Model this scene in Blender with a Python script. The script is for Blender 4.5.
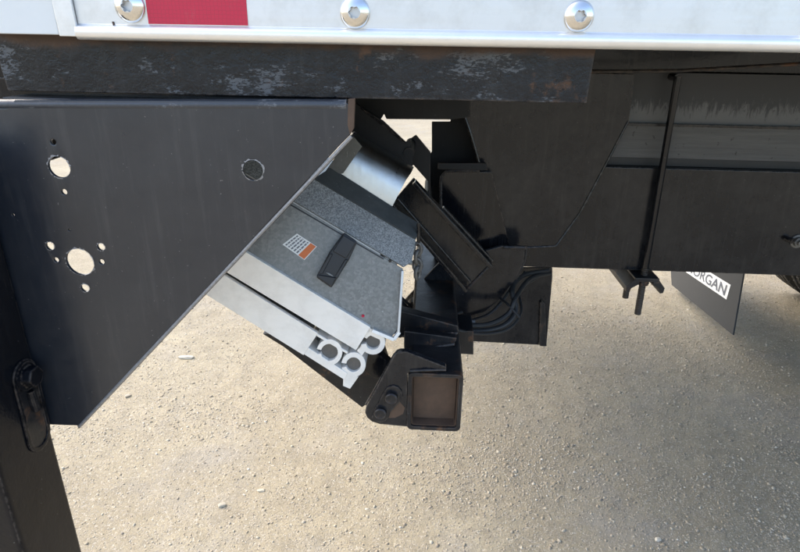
import bpy, bmesh, math, random
import numpy as np
from mathutils import Vector, Matrix

random.seed(7); np.random.seed(7)
for o in list(bpy.data.objects): bpy.data.objects.remove(o)
S = bpy.context.scene
COL = S.collection

# ------------------------------------------------------------------ camera
H = 1.35; FP = 580.0
PITCH, YAW, ROLL = math.radians(22.4), math.radians(2.5), math.radians(1.0)
CAM = Vector((0, 0, H))
fw = Vector((-math.sin(YAW)*math.cos(PITCH), math.cos(YAW)*math.cos(PITCH), -math.sin(PITCH)))
r0 = Vector((math.cos(YAW), math.sin(YAW), 0)); u0 = r0.cross(fw)
RT = r0*math.cos(ROLL) + u0*math.sin(ROLL); UP = u0*math.cos(ROLL) - r0*math.sin(ROLL)
cd = bpy.data.cameras.new('camera'); cam = bpy.data.objects.new('camera', cd); COL.objects.link(cam)
cd.sensor_width = 36; cd.lens = FP/800*36; cd.clip_start = 0.02; cd.clip_end = 2000
cam.matrix_world = Matrix(((RT.x, UP.x, -fw.x, 0), (RT.y, UP.y, -fw.y, 0), (RT.z, UP.z, -fw.z, H), (0, 0, 0, 1)))
S.camera = cam
# ------------------------------------------------------------------ sky, sun, exposure
SUNV = Vector((-1.15, 0.42, 1.20)).normalized()
w = bpy.data.worlds.new('World'); S.world = w; w.use_nodes = True
nt = w.node_tree; nt.nodes.clear()
sky = nt.nodes.new('ShaderNodeTexSky'); sky.sky_type = 'NISHITA'; sky.sun_disc = False
sky.sun_elevation = math.asin(SUNV.z); sky.sun_rotation = math.atan2(SUNV.x, SUNV.y)
sky.dust_density = 3.0; sky.air_density = 1.0; sky.ozone_density = 1.0
bg = nt.nodes.new('ShaderNodeBackground'); bg.inputs[1].default_value = 0.15
wo = nt.nodes.new('ShaderNodeOutputWorld')
nt.links.new(sky.outputs[0], bg.inputs[0]); nt.links.new(bg.outputs[0], wo.inputs[0])
sl = bpy.data.lights.new('sun', 'SUN'); sl.energy = 0.6; sl.angle = math.radians(38); sl.color = (1.0, 0.95, 0.86)
sun = bpy.data.objects.new('sun', sl); COL.objects.link(sun)
sun.rotation_euler = SUNV.to_track_quat('Z', 'Y').to_euler(); sun.location = (-4, 2, 7)
S.view_settings.view_transform = 'Standard'; S.view_settings.look = 'None'
S.view_settings.gamma = 1; S.view_settings.exposure = 1.96
S.render.engine = 'CYCLES'; S.render.resolution_x = 1024; S.render.resolution_y = 707

# ------------------------------------------------------------------ helpers
def ray(px, py): return (fw*FP + RT*(px-400) - UP*(py-276)).normalized()
def hit(px, py, p0, n):
    d = ray(px, py); return CAM + d*((p0-CAM).dot(n)/d.dot(n))
def atY(px, py, Y): return hit(px, py, Vector((0, Y, 0)), Vector((0, 1, 0)))
def atZ(px, py, Z=0.0): return hit(px, py, Vector((0, 0, Z)), Vector((0, 0, 1)))
def atX(px, py, X): return hit(px, py, Vector((X, 0, 0)), Vector((1, 0, 0)))

def thing(name, label, cat, loc=(0, 0, 0), group=None):
    o = bpy.data.objects.new(name, None); COL.objects.link(o); o.location = loc; o.empty_display_size = 0.05
    o['label'] = label; o['category'] = cat
    if group: o['group'] = group
    return o
def tag(o, label, cat, group=None):
    o['label'] = label; o['category'] = cat
    if group: o['group'] = group
    return o
def rootloc(o):
    v = Vector((0, 0, 0))
    while o is not None: v = v + o.location; o = o.parent
    return v
def link(name, me, mat, parent=None, smooth=35, kind=None):
    """verts arrive in world space; the origin is moved to the middle of the piece"""
    n = len(me.vertices); a = np.empty(n*3, np.float32); me.vertices.foreach_get('co', a); a = a.reshape(-1, 3)
    c = (a.max(0)+a.min(0))/2
    a = a - c; me.vertices.foreach_set('co', a.ravel()); me.update()
    if smooth is not None:
        me.shade_smooth(); me.set_sharp_from_angle(angle=math.radians(smooth))
    me.materials.clear(); me.materials.append(mat)
    o = bpy.data.objects.new(name, me); COL.objects.link(o)
    o.parent = parent; o.location = Vector([float(t) for t in c]) - rootloc(parent)
    if smooth is not None and n < 20000:
        wm = o.modifiers.new('weighted_normal', 'WEIGHTED_NORMAL'); wm.keep_sharp = True; wm.weight = 100
    if kind: o['kind'] = kind
    return o
def b2o(name, bm, mat, parent=None, smooth=35, kind=None):
    bmesh.ops.recalc_face_normals(bm, faces=bm.faces[:])
    me = bpy.data.meshes.new(name); bm.to_mesh(me); bm.free()
    return link(name, me, mat, parent, smooth, kind)
def bev(bm, off, seg=2, ang=40):
    if off <= 0: return
    bmesh.ops.recalc_face_normals(bm, faces=bm.faces[:])
    es = [e for e in bm.edges if len(e.link_faces) == 2 and e.calc_face_angle(0) > math.radians(ang)]
    bmesh.ops.bevel(bm, geom=es, offset=off, segments=seg, affect='EDGES', profile=0.5, clamp_overlap=True)
def box(x0, x1, y0, y1, z0, z1, b=0.002):
    bm = bmesh.new()
    bmesh.ops.create_cube(bm, size=1, matrix=Matrix.Translation(((x0+x1)/2, (y0+y1)/2, (z0+z1)/2)) @ Matrix.Diagonal((x1-x0, y1-y0, z1-z0, 1)))
    bev(bm, b); return bm
def prism(loops, vec, b=0.0015, seg=2):
    """loops: outline then holes, as world points on one plane; swept along vec"""
    bm = bmesh.new(); edges = []
    for lp in loops:
        vs = [bm.verts.new(p) for p in lp]
        edges += [bm.edges.new((vs[i], vs[(i+1) % len(vs)])) for i in range(len(vs))]
    n = Vector(vec).normalized()
    bmesh.ops.triangle_fill(bm, use_beauty=True, use_dissolve=False, edges=edges, normal=n)
    if len(loops) == 1: bmesh.ops.dissolve_limit(bm, angle_limit=0.01, verts=bm.verts[:], edges=bm.edges[:])
    r = bmesh.ops.extrude_face_region(bm, geom=bm.faces[:])
    bmesh.ops.translate(bm, vec=vec, verts=[g for g in r['geom'] if isinstance(g, bmesh.types.BMVert)])
    bev(bm, b, seg); return bm
def circ(c, r, n=24, ex=Vector((1, 0, 0)), ey=Vector((0, 0, 1)), ry=None):
    ry = ry or r
    return [c + ex*(r*math.cos(2*math.pi*i/n)) + ey*(ry*math.sin(2*math.pi*i/n)) for i in range(n)]
def scl(Y, px=400, py=276):      # metres per pixel at that place
    return (atY(px+1, py, Y)-atY(px, py, Y)).length
def plate(name, px, Y, t, mat, parent=None, holes=(), b=0.0015, smooth=35):
    loops = [[atY(x, y, Y) for x, y in px]]
    for (x, y, r) in holes: loops.append(circ(atY(x, y, Y), r*scl(Y, x, y), 22))
    return b2o(name, prism(loops, (0, t, 0), b), mat, parent, smooth)
def tube(pts, r, n=12, caps=True):
    bm = bmesh.new(); rings = []; pts = [Vector(p) for p in pts]
    up = Vector((0, 0, 1))
    for i, p in enumerate(pts):
        t = (pts[min(i+1, len(pts)-1)]-pts[max(i-1, 0)]).normalized()
        if abs(t.dot(up)) > 0.97: up = Vector((0, 1, 0))
        a = t.cross(up).normalized(); bb = a.cross(t).normalized(); up = bb
        rr = r[i] if isinstance(r, (list, tuple)) else r
        rings.append([bm.verts.new(p + (a*math.cos(2*math.pi*k/n)+bb*math.sin(2*math.pi*k/n))*rr) for k in range(n)])
    for A, B in zip(rings, rings[1:]):
        for k in range(n): bm.faces.new((A[k], A[(k+1) % n], B[(k+1) % n], B[k]))
    if caps: bm.faces.new(rings[0]); bm.faces.new(rings[-1])
    return bm
def spline(pts, n=8):
    P = [Vector(p) for p in pts]; P = [P[0]*2-P[1]] + P + [P[-1]*2-P[-2]]; out = []
    for i in range(1, len(P)-2):
        for k in range(n):
            t = k/n; a, b_, c, d = P[i-1:i+3]
            out.append(0.5*((2*b_)+(c-a)*t+(2*a-5*b_+4*c-d)*t*t+(3*b_-a-3*c+d)*t**3))
    out.append(P[-2]); return out
def lathe(prof, c, axis='Y', n=32):
    """prof: (radius, along) pairs"""
    bm = bmesh.new(); rings = []
    for r, h in prof:
        ring = []
        for k in range(n):
            a = 2*math.pi*k/n; p, q = r*math.cos(a), r*math.sin(a)
            v = (p, h, q) if axis == 'Y' else ((p, q, h) if axis == 'Z' else (h, p, q))
            ring.append(bm.verts.new(Vector(c)+Vector(v)))
        rings.append(ring)
    for A, B in zip(rings, rings[1:]):
        for k in range(n): bm.faces.new((A[k], A[(k+1) % n], B[(k+1) % n], B[k]))
    bmesh.ops.remove_doubles(bm, verts=bm.verts[:], dist=1e-6)
    return bm
def merge(bms):
    out = bmesh.new()
    for b_ in bms:
        me = bpy.data.meshes.new('tmp'); b_.to_mesh(me); b_.free(); out.from_mesh(me); bpy.data.meshes.remove(me)
    return out
def loft(rows, t, b=0.0):
    """rows of world points; sheet of thickness t"""
    bm = bmesh.new(); g = [[bm.verts.new(p) for p in r] for r in rows]
    for A, B in zip(g, g[1:]):
        for k in range(len(A)-1): bm.faces.new((A[k], A[k+1], B[k+1], B[k]))
    bmesh.ops.recalc_face_normals(bm, faces=bm.faces[:])
    if sum(f.normal.y for f in bm.faces) > 0: bmesh.ops.reverse_faces(bm, faces=bm.faces[:])
    bmesh.ops.solidify(bm, geom=bm.faces[:], thickness=t); bev(bm, b, 1, 60); return bm
def hexnut(c, r, h, axis=Vector((0, -1, 0))):
    ex = Vector((1, 0, 0)) if abs(axis.x) < 0.9 else Vector((0, 1, 0))
    ey = axis.cross(ex).normalized(); ex = ey.cross(axis).normalized()
    return prism([circ(Vector(c), r, 6, ex, ey)], axis*h, r*0.12, 2)

# ------------------------------------------------------------------ materials
class NT:
    def __init__(s, name):
        s.m = bpy.data.materials.new(name); s.m.use_nodes = True; s.t = s.m.node_tree
        s.p = s.t.nodes['Principled BSDF']; s.tc = s.t.nodes.new('ShaderNodeTexCoord').outputs['Object']
    def n(s, typ, **kw):
        x = s.t.nodes.new(typ)
        for k, v in kw.items(): setattr(x, k, v)
        return x
    def l(s, a, b): s.t.links.new(a, b)
    def scaled(s, sc):
        m = s.n('ShaderNodeMapping'); m.inputs['Scale'].default_value = sc; s.l(s.tc, m.inputs[0]); return m.outputs[0]
    def noise(s, sc, det=4, rough=0.6, vec=None, dist=0):
        x = s.n('ShaderNodeTexNoise'); x.inputs['Scale'].default_value = sc; x.inputs['Detail'].default_value = det
        x.inputs['Roughness'].default_value = rough; x.inputs['Distortion'].default_value = dist
        s.l(vec or s.tc, x.inputs['Vector']); return x.outputs[0]
    def ramp(s, fac, a, b, ca=(0, 0, 0, 1), cb=(1, 1, 1, 1)):
        r = s.n('ShaderNodeValToRGB'); e = r.color_ramp.elements
        e[0].position = a; e[1].position = b; e[0].color = ca; e[1].color = cb; s.l(fac, r.inputs[0]); return r.outputs[0]
    def mix(s, f, a, b):
        m = s.n('ShaderNodeMix', data_type='RGBA')
        for sock, v in ((m.inputs[0], f), (m.inputs[6], a), (m.inputs[7], b)):
            if isinstance(v, (int, float)): sock.default_value = v
            elif isinstance(v, tuple): sock.default_value = (*v[:3], 1)
            else: s.l(v, sock)
        return m.outputs[2]
    def math(s, op, a, b=0.0):
        m = s.n('ShaderNodeMath', operation=op)
        for i, v in enumerate((a, b)):
            if isinstance(v, (int, float)): m.inputs[i].default_value = v
            else: s.l(v, m.inputs[i])
        return m.outputs[0]
    def bump(s, h, st, dist=0.001):
        b = s.n('ShaderNodeBump'); b.inputs['Strength'].default_value = st; b.inputs['Distance'].default_value = dist
        s.l(h, b.inputs['Height']); s.l(b.outputs[0], s.p.inputs['Normal'])
    def set(s, **kw):
        for k, v in kw.items():
            i = s.p.inputs[k.replace('_', ' ')]
            if isinstance(v, (int, float)): i.default_value = v
            elif isinstance(v, tuple): i.default_value = (*v[:3], 1)
            else: s.l(v, i)

def black_paint(name, base=(0.0035, 0.0045, 0.007), rough=(0.07, 0.18), dust=0.10, dustc=(0.105, 0.095, 0.083), rust=0.0, chips=0.0, bump=0.15, ior=1.42, streak=0.08, edge=0.9):
    k = NT(name)
    big = k.noise(5, 5, 0.6); fine = k.noise(160, 3); mid = k.noise(30, 5, 0.7)
    d = k.math('MULTIPLY', k.ramp(k.math('MULTIPLY', big, k.math('ADD', mid, 0.5)), 0.38, 0.85), dust)
    c = k.mix(d, base, dustc)
    if streak:
        st = k.ramp(k.noise(1, 5, 0.7, k.scaled((70, 70, 5))), 0.52, 0.75); c = k.mix(k.math('MULTIPLY', st, streak), c, (0.16, 0.15, 0.135))
        sp = k.ramp(k.noise(240, 2, 0.5), 0.74, 0.77); c = k.mix(k.math('MULTIPLY', sp, 0.35), c, (0.3, 0.29, 0.27))
    if rust:
        rm = k.math('MULTIPLY', k.ramp(k.noise(14, 8, 0.72), 1-rust, 1-rust+0.1), 0.85)
        c = k.mix(rm, c, k.mix(mid, (0.055, 0.028, 0.016), (0.16, 0.075, 0.035)))
    ro = k.math('ADD', k.math('MULTIPLY', mid, rough[1]-rough[0]), rough[0])
    if chips:
        cm = k.ramp(k.math('MULTIPLY', k.noise(300, 6, 0.72, k.scaled((0.45, 1, 1.1)), 0.3), k.ramp(k.noise(8, 4, 0.7, k.scaled((0.7, 1, 1.6))), 0.25, 0.68)), 0.60-chips, 0.66-chips)
        c = k.mix(k.math('MULTIPLY', cm, 0.45), c, (0.20, 0.21, 0.22)); ro = k.math('ADD', ro, k.math('MULTIPLY', cm, 0.3))
    if edge:
        bv = k.n('ShaderNodeBevel', samples=4); bv.inputs[0].default_value = 0.006
        ge = k.n('ShaderNodeNewGeometry'); dp = k.n('ShaderNodeVectorMath', operation='DOT_PRODUCT')
        k.l(bv.outputs[0], dp.inputs[0]); k.l(ge.outputs['Normal'], dp.inputs[1])
        em = k.math('MULTIPLY', k.ramp(k.math('SUBTRACT', 1.0, dp.outputs['Value']), 0.015, 0.12), k.ramp(k.noise(45, 5, 0.75), 0.42, 0.62))
        c = k.mix(k.math('MULTIPLY', em, edge), c, k.mix(mid, (0.09, 0.055, 0.035), (0.17, 0.15, 0.13))); ro = k.math('ADD', ro, k.math('MULTIPLY', em, 0.3))
    ro = k.math('ADD', ro, k.math('MULTIPLY', d, 0.35))
    if name.startswith('scuffed'):
        z = k.n('ShaderNodeSeparateXYZ'); k.l(k.tc, z.inputs[0])
        tm = k.ramp(k.math('ADD', z.outputs[2], k.math('MULTIPLY', k.math('SUBTRACT', k.noise(22, 6, 0.7, k.scaled((0.35, 1, 1))), 0.5), 0.07)), 0.014, 0.026)
        c = k.mix(k.math('MULTIPLY', tm, 0.85), c, k.mix(mid, (0.03, 0.02, 0.016), (0.12, 0.07, 0.045))); ro = k.math('ADD', ro, k.math('MULTIPLY', tm, 0.3))
    k.set(Base_Color=c, Roughness=ro); k.p.inputs['IOR'].default_value = ior
    wav = k.n('ShaderNodeBump'); wav.inputs['Strength'].default_value = 0.35; wav.inputs['Distance'].default_value = 0.02
    k.l(k.noise(3.5, 2, 0.4), wav.inputs['Height'])
    k.bump(k.math('ADD', k.math('MULTIPLY', fine, 0.3), mid), bump, 0.002)
    bn = k.p.inputs['Normal'].links[0].from_node; k.l(wav.outputs[0], bn.inputs['Normal'])
    return k.m
def metal(name, col=(0.8, 0.8, 0.81), rough=(0.25, 0.45), met=1.0, stretch=(3, 3, 120), dirt=0.15, bump=0.05):
    k = NT(name)
    s = k.noise(1.0, 4, 0.6, k.scaled(stretch)); m = k.noise(18, 6, 0.7)
    c = k.mix(k.math('MULTIPLY', k.ramp(m, 0.45, 0.8), dirt), k.mix(s, tuple(x*0.88 for x in col), col), (0.3, 0.26, 0.2))
    k.set(Base_Color=c, Metallic=met, Roughness=k.math('ADD', k.math('MULTIPLY', s, rough[1]-rough[0]), rough[0]))
    k.bump(s, bump, 0.001); return k.m
def galv(name, lo, hi, scale=260, grain=1.0, rough=0.42, met=0.85):
    k = NT(name)
    v = k.n('ShaderNodeTexVoronoi'); v.inputs['Scale'].default_value = scale; k.l(k.tc, v.inputs['Vector'])
    sp = k.noise(scale*0.8, 5, 0.75); big = k.noise(9, 4)
    cells = k.n('ShaderNodeSeparateColor'); k.l(v.outputs['Color'], cells.inputs[0])
    f = k.math('MULTIPLY', k.ramp(k.math('ADD', k.math('MULTIPLY', cells.outputs[0], 0.35), k.math('MULTIPLY', sp, 0.75)), 0.42, 0.8), grain)
    c = k.mix(f, lo, hi); c = k.mix(k.math('MULTIPLY', k.ramp(big, 0.4, 0.75), 0.35), c, (0.16, 0.16, 0.155))
    sc = k.ramp(k.noise(90, 6, 0.75, k.scaled((1.4, 1, 1)), 1.0), 0.64, 0.68); c = k.mix(k.math('MULTIPLY', sc, 0.6), c, (0.62, 0.62, 0.6))
    k.set(Base_Color=c, Metallic=met, Roughness=k.math('ADD', k.math('MULTIPLY', f, 0.2), rough)); k.bump(f, 0.08, 0.001); return k.m
def plain(name, col, rough=0.5, met=0.0, var=0.15, scale=40, bump=0.05):
    k = NT(name); m = k.noise(scale, 5, 0.65)
    k.set(Base_Color=k.mix(m, tuple(x*(1-var) for x in col), tuple(min(1, x*(1+var)) for x in col)), Roughness=rough, Metallic=met)
    k.bump(m, bump, 0.001); return k.m

M = {}
M['paint'] = black_paint('black_paint')
M['paint_dusty'] = black_paint('dusty_black_paint', base=(0.0045, 0.006, 0.0095), rough=(0.09, 0.2), dust=0.26, chips=0.0)
M['paint_gloss'] = black_paint('glossy_black_paint', rough=(0.12, 0.24), dust=0.05, bump=0.4, ior=1.3, streak=0.05)
M['paint_rust'] = black_paint('rusty_black_paint', rough=(0.3, 0.5), dust=0.22, rust=0.44, chips=0.03, bump=0.4)
M['scuffed'] = black_paint('scuffed_black_paint', base=(0.005, 0.006, 0.009), rough=(0.2, 0.34), dust=0.1, rust=0.39, chips=0.205, bump=0.9, ior=1.4)
M['frame'] = black_paint('frame_black_paint', base=(0.005, 0.0062, 0.009), rough=(0.14, 0.26), dust=0.22)
M['side_rail'] = metal('mill_aluminium', (0.74, 0.73, 0.715), (0.32, 0.55), dirt=0.3, bump=0.15)
M['lip'] = metal('bright_aluminium_lip', (0.93, 0.91, 0.88), (0.3, 0.4), met=0.7, dirt=0.12)
M['white'] = plain('white_gelcoat', (0.68, 0.685, 0.66), 0.3, 0, 0.06, 12)
M['stainless'] = metal('polished_stainless', (0.8, 0.78, 0.75), (0.1, 0.18), stretch=(40, 40, 40), dirt=0.12)
M['cut_alu'] = metal('weathered_aluminium', (0.93, 0.90, 0.84), (0.42, 0.6), met=0.2, stretch=(25, 5, 60), dirt=0.3, bump=0.2)
M['alu_dark'] = metal('dull_aluminium', (0.62, 0.62, 0.62), (0.35, 0.5), met=0.9, dirt=0.3)
M['lip_highlight'] = black_paint('worn_black_paint', base=(0.022, 0.026, 0.034), rough=(0.3, 0.42), dust=0.3, chips=0.19, bump=0.5, ior=1.6)  # pale bluish base puts the sky highlight into the lip colour; chips are scuffs
M['paint_recess_shade'] = black_paint('flat_black_recess_shade', base=(0.004, 0.0045, 0.006), rough=(0.5, 0.65), dust=0.08, ior=1.4, streak=0.03, edge=0.5)  # matte copy of the black paint, standing in for shade on recessed parts
M['dark_streaked'] = metal('streaked_dull_aluminium', (0.12, 0.117, 0.112), (0.4, 0.6), met=0.3, stretch=(160, 10, 20), dirt=0.6)  # dark tone puts shade into the hinge bores; small fittings share it
M['galv'] = galv('galvanised_grain', (0.15, 0.151, 0.146), (0.44, 0.44, 0.42), 520, 1.0, 0.5, 0.35)
M['steel'] = galv('galvanised_smooth', (0.17, 0.17, 0.163), (0.34, 0.335, 0.315), 200, 0.6, 0.4, 0.55)
M['steel_dark'] = galv('galvanised_dark', (0.10, 0.106, 0.104), (0.15, 0.155, 0.15), 120, 0.5, 0.45, 0.3)
M['shiny'] = metal('shiny_sheet', (0.55, 0.545, 0.53), (0.2, 0.45), stretch=(90, 20, 30), dirt=0.35, bump=0.3)
M['plastic'] = plain('black_plastic', (0.012, 0.012, 0.014), 0.42)
M['rubber'] = plain('black_rubber', (0.02, 0.02, 0.02), 0.55, 0, 0.3)
M['tyre'] = plain('tyre_rubber', (0.075, 0.066, 0.055), 0.8, 0, 0.35, 20, 0.3)
M['print_white'] = plain('white_print', (0.78, 0.78, 0.76), 0.5, 0, 0.04)
M['print_grey'] = plain('grey_print', (0.12, 0.13, 0.15), 0.5)
M['print_orange'] = plain('orange_print', (0.62, 0.15, 0.03), 0.45, 0, 0.2, 90)
k_ = NT('red_reflective_tape'); v_ = k_.n('ShaderNodeTexVoronoi', feature='DISTANCE_TO_EDGE'); v_.inputs['Scale'].default_value = 190; v_.inputs['Randomness'].default_value = 0.25; k_.l(k_.tc, v_.inputs['Vector'])
k_.set(Base_Color=k_.mix(k_.math('MULTIPLY', k_.ramp(k_.noise(30, 6, 0.75), 0.58, 0.72), 0.35), k_.mix(k_.ramp(v_.outputs['Distance'], 0.03, 0.09), (0.40, 0.012, 0.04), (0.50, 0.010, 0.045)), (0.35, 0.10, 0.10)), Roughness=0.35); M['red'] = k_.m
M['rust'] = plain('rusted_steel', (0.085, 0.050, 0.030), 0.75, 0, 0.55, 30, 0.6)
M['thread'] = plain('dark_threaded_steel', (0.055, 0.045, 0.035), 0.55, 0.4, 0.3, 60)
M['scratch'] = plain('bare_scratched_metal', (0.26, 0.25, 0.24), 0.55, 0.3, 0.6, 200)
M['brass'] = plain('brown_brass', (0.22, 0.13, 0.07), 0.5, 0.6)

# ground: sandy dirt
def ground_mat():
    k = NT('sandy_gravel_dirt')
    pos = k.n('ShaderNodeNewGeometry').outputs['Position']; k.tc = pos
    a = k.noise(1.1, 5, 0.6); b = k.noise(14, 6, 0.7); d = k.noise(420, 2, 0.6); m = k.noise(50, 5, 0.7)
    def grains(sc):
        v = k.n('ShaderNodeTexVoronoi'); v.inputs['Scale'].default_value = sc; k.l(pos, v.inputs['Vector'])
        q = k.n('ShaderNodeSeparateColor'); k.l(v.outputs['Color'], q.inputs[0]); return v.outputs['Distance'], q.outputs[0], q.outputs[1]
    g1, t1, w1 = grains(150); g2, t2, w2 = grains(330)
    col = k.mix(k.ramp(a, 0.36, 0.66), (0.298, 0.254, 0.170), (0.402, 0.352, 0.242))
    col = k.mix(k.math('MULTIPLY', k.ramp(b, 0.46, 0.66), 0.5), col, (0.215, 0.185, 0.13))
    col = k.mix(k.math('MULTIPLY', k.ramp(k.noise(5.5, 6, 0.7), 0.5, 0.68), 0.45), col, (0.228, 0.195, 0.135))
    col = k.mix(k.math('MULTIPLY', k.ramp(t2, 0.55, 1.0), 0.45), col, (0.52, 0.47, 0.37))
    col = k.mix(k.math('MULTIPLY', k.ramp(t2, 0.4, 0.0), 0.35), col, (0.16, 0.135, 0.10))
    isg = k.math('MULTIPLY', k.ramp(w1, 0.55, 0.6), k.ramp(g1, 0.55, 0.45))
    gc = k.mix(t1, (0.22, 0.195, 0.16), (0.56, 0.51, 0.42))
    col = k.mix(k.math('MULTIPLY', isg, 0.5), col, gc)
    col = k.mix(k.math('MULTIPLY', k.ramp(k.noise(2.3, 5, 0.65), 0.52, 0.70), 0.55), col, (0.29, 0.27, 0.235))
    k.set(Base_Color=col, Roughness=0.92)
    k.p.inputs['Specular IOR Level'].default_value = 0.2
    hh = k.math('SUBTRACT', k.math('ADD', k.math('MULTIPLY', b, 1.0), m), k.math('ADD', k.math('MULTIPLY', k.math('MULTIPLY', g1, k.math('ADD', isg, 0.3)), 0.5), k.math('MULTIPLY', g2, 0.25)))
    k.bump(hh, 0.6, 0.005)
    return k.m
M['ground'] = ground_mat()
def stone_mat():
    k = NT('pebble_stone'); at = k.n('ShaderNodeAttribute', attribute_name='tone')
    r = k.n('ShaderNodeValToRGB'); e = r.color_ramp.elements
    e[0].color = (0.17, 0.155, 0.135, 1); e[1].color = (0.66, 0.62, 0.54, 1)
    for p, c in ((0.35, (0.33, 0.27, 0.18, 1)), (0.6, (0.38, 0.335, 0.26, 1)), (0.85, (0.47, 0.42, 0.32, 1))):
        x = e.new(p); x.color = c
    k.l(at.outputs['Fac'], r.inputs[0])
    n = k.noise(300, 3); k.set(Base_Color=k.mix(k.math('MULTIPLY', n, 0.4), r.outputs[0], (0.28, 0.24, 0.18)), Roughness=0.85)
    k.bump(n, 0.3, 0.001); return k.m
M['stone'] = stone_mat()

# ------------------------------------------------------------------ ground
def vnoise(x, y, cell, seed):
    rs = np.random.RandomState(seed); G = rs.rand(256, 256)
    X = x/cell; Y = y/cell; xi = np.floor(X).astype(int); yi = np.floor(Y).astype(int)
    fx = X-xi; fy = Y-yi; fx = fx*fx*(3-2*fx); fy = fy*fy*(3-2*fy)
    g = lambda a, b: G[a % 256, b % 256]
    return (g(xi, yi)*(1-fx)+g(xi+1, yi)*fx)*(1-fy)+(g(xi, yi+1)*(1-fx)+g(xi+1, yi+1)*fx)*fy-0.5
def gheight(x, y):
    h = 0.020*vnoise(x, y, 0.75, 1)+0.006*vnoise(x, y, 0.21, 2)+0.003*vnoise(x, y, 0.06, 3)+0.002*vnoise(x, y, 0.027, 4)
    fade = np.clip(1.3-np.hypot(x-0.3, y-2)/9.0, 0, 1)
    return h*fade
def axis(lo, hi, step, far):
    mid = np.arange(lo, hi, step); g = [hi]; s = step
    while g[-1] < far: s *= 1.18; g.append(g[-1]+s)
    q = [lo]; s = step
    while q[-1] > -far: s *= 1.18; q.append(q[-1]-s)
    return np.concatenate([np.array(q[1:])[::-1], mid, np.array(g)])
gx = axis(-2.3, 3.2, 0.0135, 600); gy = axis(0.6, 5.0, 0.0135, 600)
XX, YY = np.meshgrid(gx, gy); ZZ = gheight(XX, YY)
nx, ny = len(gx), len(gy)
me = bpy.data.meshes.new('ground'); V = np.stack([XX, YY, ZZ], -1).reshape(-1, 3)
i = np.arange(nx*ny).reshape(ny, nx); F = np.stack([i[:-1, :-1], i[:-1, 1:], i[1:, 1:], i[1:, :-1]], -1).reshape(-1, 4)
def fastmesh(me, V, F):
    k = F.shape[1]
    me.vertices.add(len(V)); me.vertices.foreach_set('co', np.ascontiguousarray(V, np.float32).ravel())
    me.loops.add(F.size); me.loops.foreach_set('vertex_index', np.ascontiguousarray(F, np.int32).ravel())
    me.polygons.add(len(F)); me.polygons.foreach_set('loop_start', np.arange(0, F.size, k, dtype=np.int32))
    me.update(calc_edges=True); me.validate()
fastmesh(me, V, F); me.shade_smooth(); me.materials.append(M['ground'])
g = bpy.data.objects.new('ground', me); COL.objects.link(g); g['kind'] = 'structure'

# loose gravel
ico = bmesh.new(); bmesh.ops.create_icosphere(ico, subdivisions=1, radius=1)
IV = np.array([v.co[:] for v in ico.verts]); IF = np.array([[v.index for v in f.verts] for f in ico.faces]); ico.free()
def stones(n, gen, rmin, rmax, name, power=2.6):
    rs = np.random.RandomState(11); x, y = gen(rs, n); z = gheight(x, y)
    r = rmin*(1-rs.rand(n)*(1-(rmin/rmax)**power))**(-1/power)
    sc = r[:, None]*np.stack([rs.uniform(.8, 1.5, n), rs.uniform(.7, 1.1, n), rs.uniform(.4, .75, n)], -1)
    P = IV[None]*(1+rs.uniform(-.28, .28, (n, len(IV), 1)))*sc[:, None, :]
    a = rs.rand(n)*6.283; ca, sa = np.cos(a)[:, None], np.sin(a)[:, None]
    X = P[..., 0]*ca-P[..., 1]*sa + x[:, None]; Y = P[..., 0]*sa+P[..., 1]*ca + y[:, None]
    Z = P[..., 2] + (z+sc[:, 2]*0.1)[:, None]
    V = np.stack([X, Y, Z], -1).reshape(-1, 3); F = (IF[None]+(np.arange(n)*len(IV))[:, None, None]).reshape(-1, 3)
    me = bpy.data.meshes.new(name); fastmesh(me, V, F)
    at = me.attributes.new('tone', 'FLOAT', 'POINT')
    at.data.foreach_set('value', np.repeat(np.clip(rs.beta(2.2, 2.0, n), 0, 1), len(IV)).astype(np.float32))
    me.materials.append(M['stone']); o = bpy.data.objects.new(name, me); COL.objects.link(o); o['kind'] = 'stuff'
    o['label'] = 'loose small pebbles scattered over the sandy dirt ground'; o['category'] = 'gravel'
    return o
def gen(rs, n):
    m = n*5; x = rs.uniform(-1.8, 2.6, m); y = 0.75+3.6*rs.rand(m)**1.5
    vis = np.abs(x) < 0.35+0.78*y
    dens = 0.25+1.5*np.clip(vnoise(x, y, 0.45, 21)+0.35, 0, 1)*np.clip(vnoise(x, y, 0.12, 22)+0.55, 0, 1)
    c = atZ(490, 475); dens += 1.3*np.exp(-(((x-c.x)/0.30)**2+((y-c.y)/0.17)**2))
    c = atZ(215, 415); dens += 1.0*np.exp(-(((x-c.x)/0.34)**2+((y-c.y)/0.12)**2))
    c = atZ(640, 330); dens += 0.7*np.exp(-(((x-c.x)/0.5)**2+((y-c.y)/0.25)**2))
    dens *= np.where(x < -0.25, 0.6, 1.0)
    keep = vis & (rs.rand(m) < dens/1.6); idx = np.nonzero(keep)[0][:n]
    return x[idx].copy(), y[idx].copy()
_gx = gen(np.random.RandomState(11), 95000); NST = len(_gx[0])
def gen2(rs, n): return _gx
stones(NST, gen2, 0.0016, 0.0068, 'gravel', 3.3)
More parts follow.
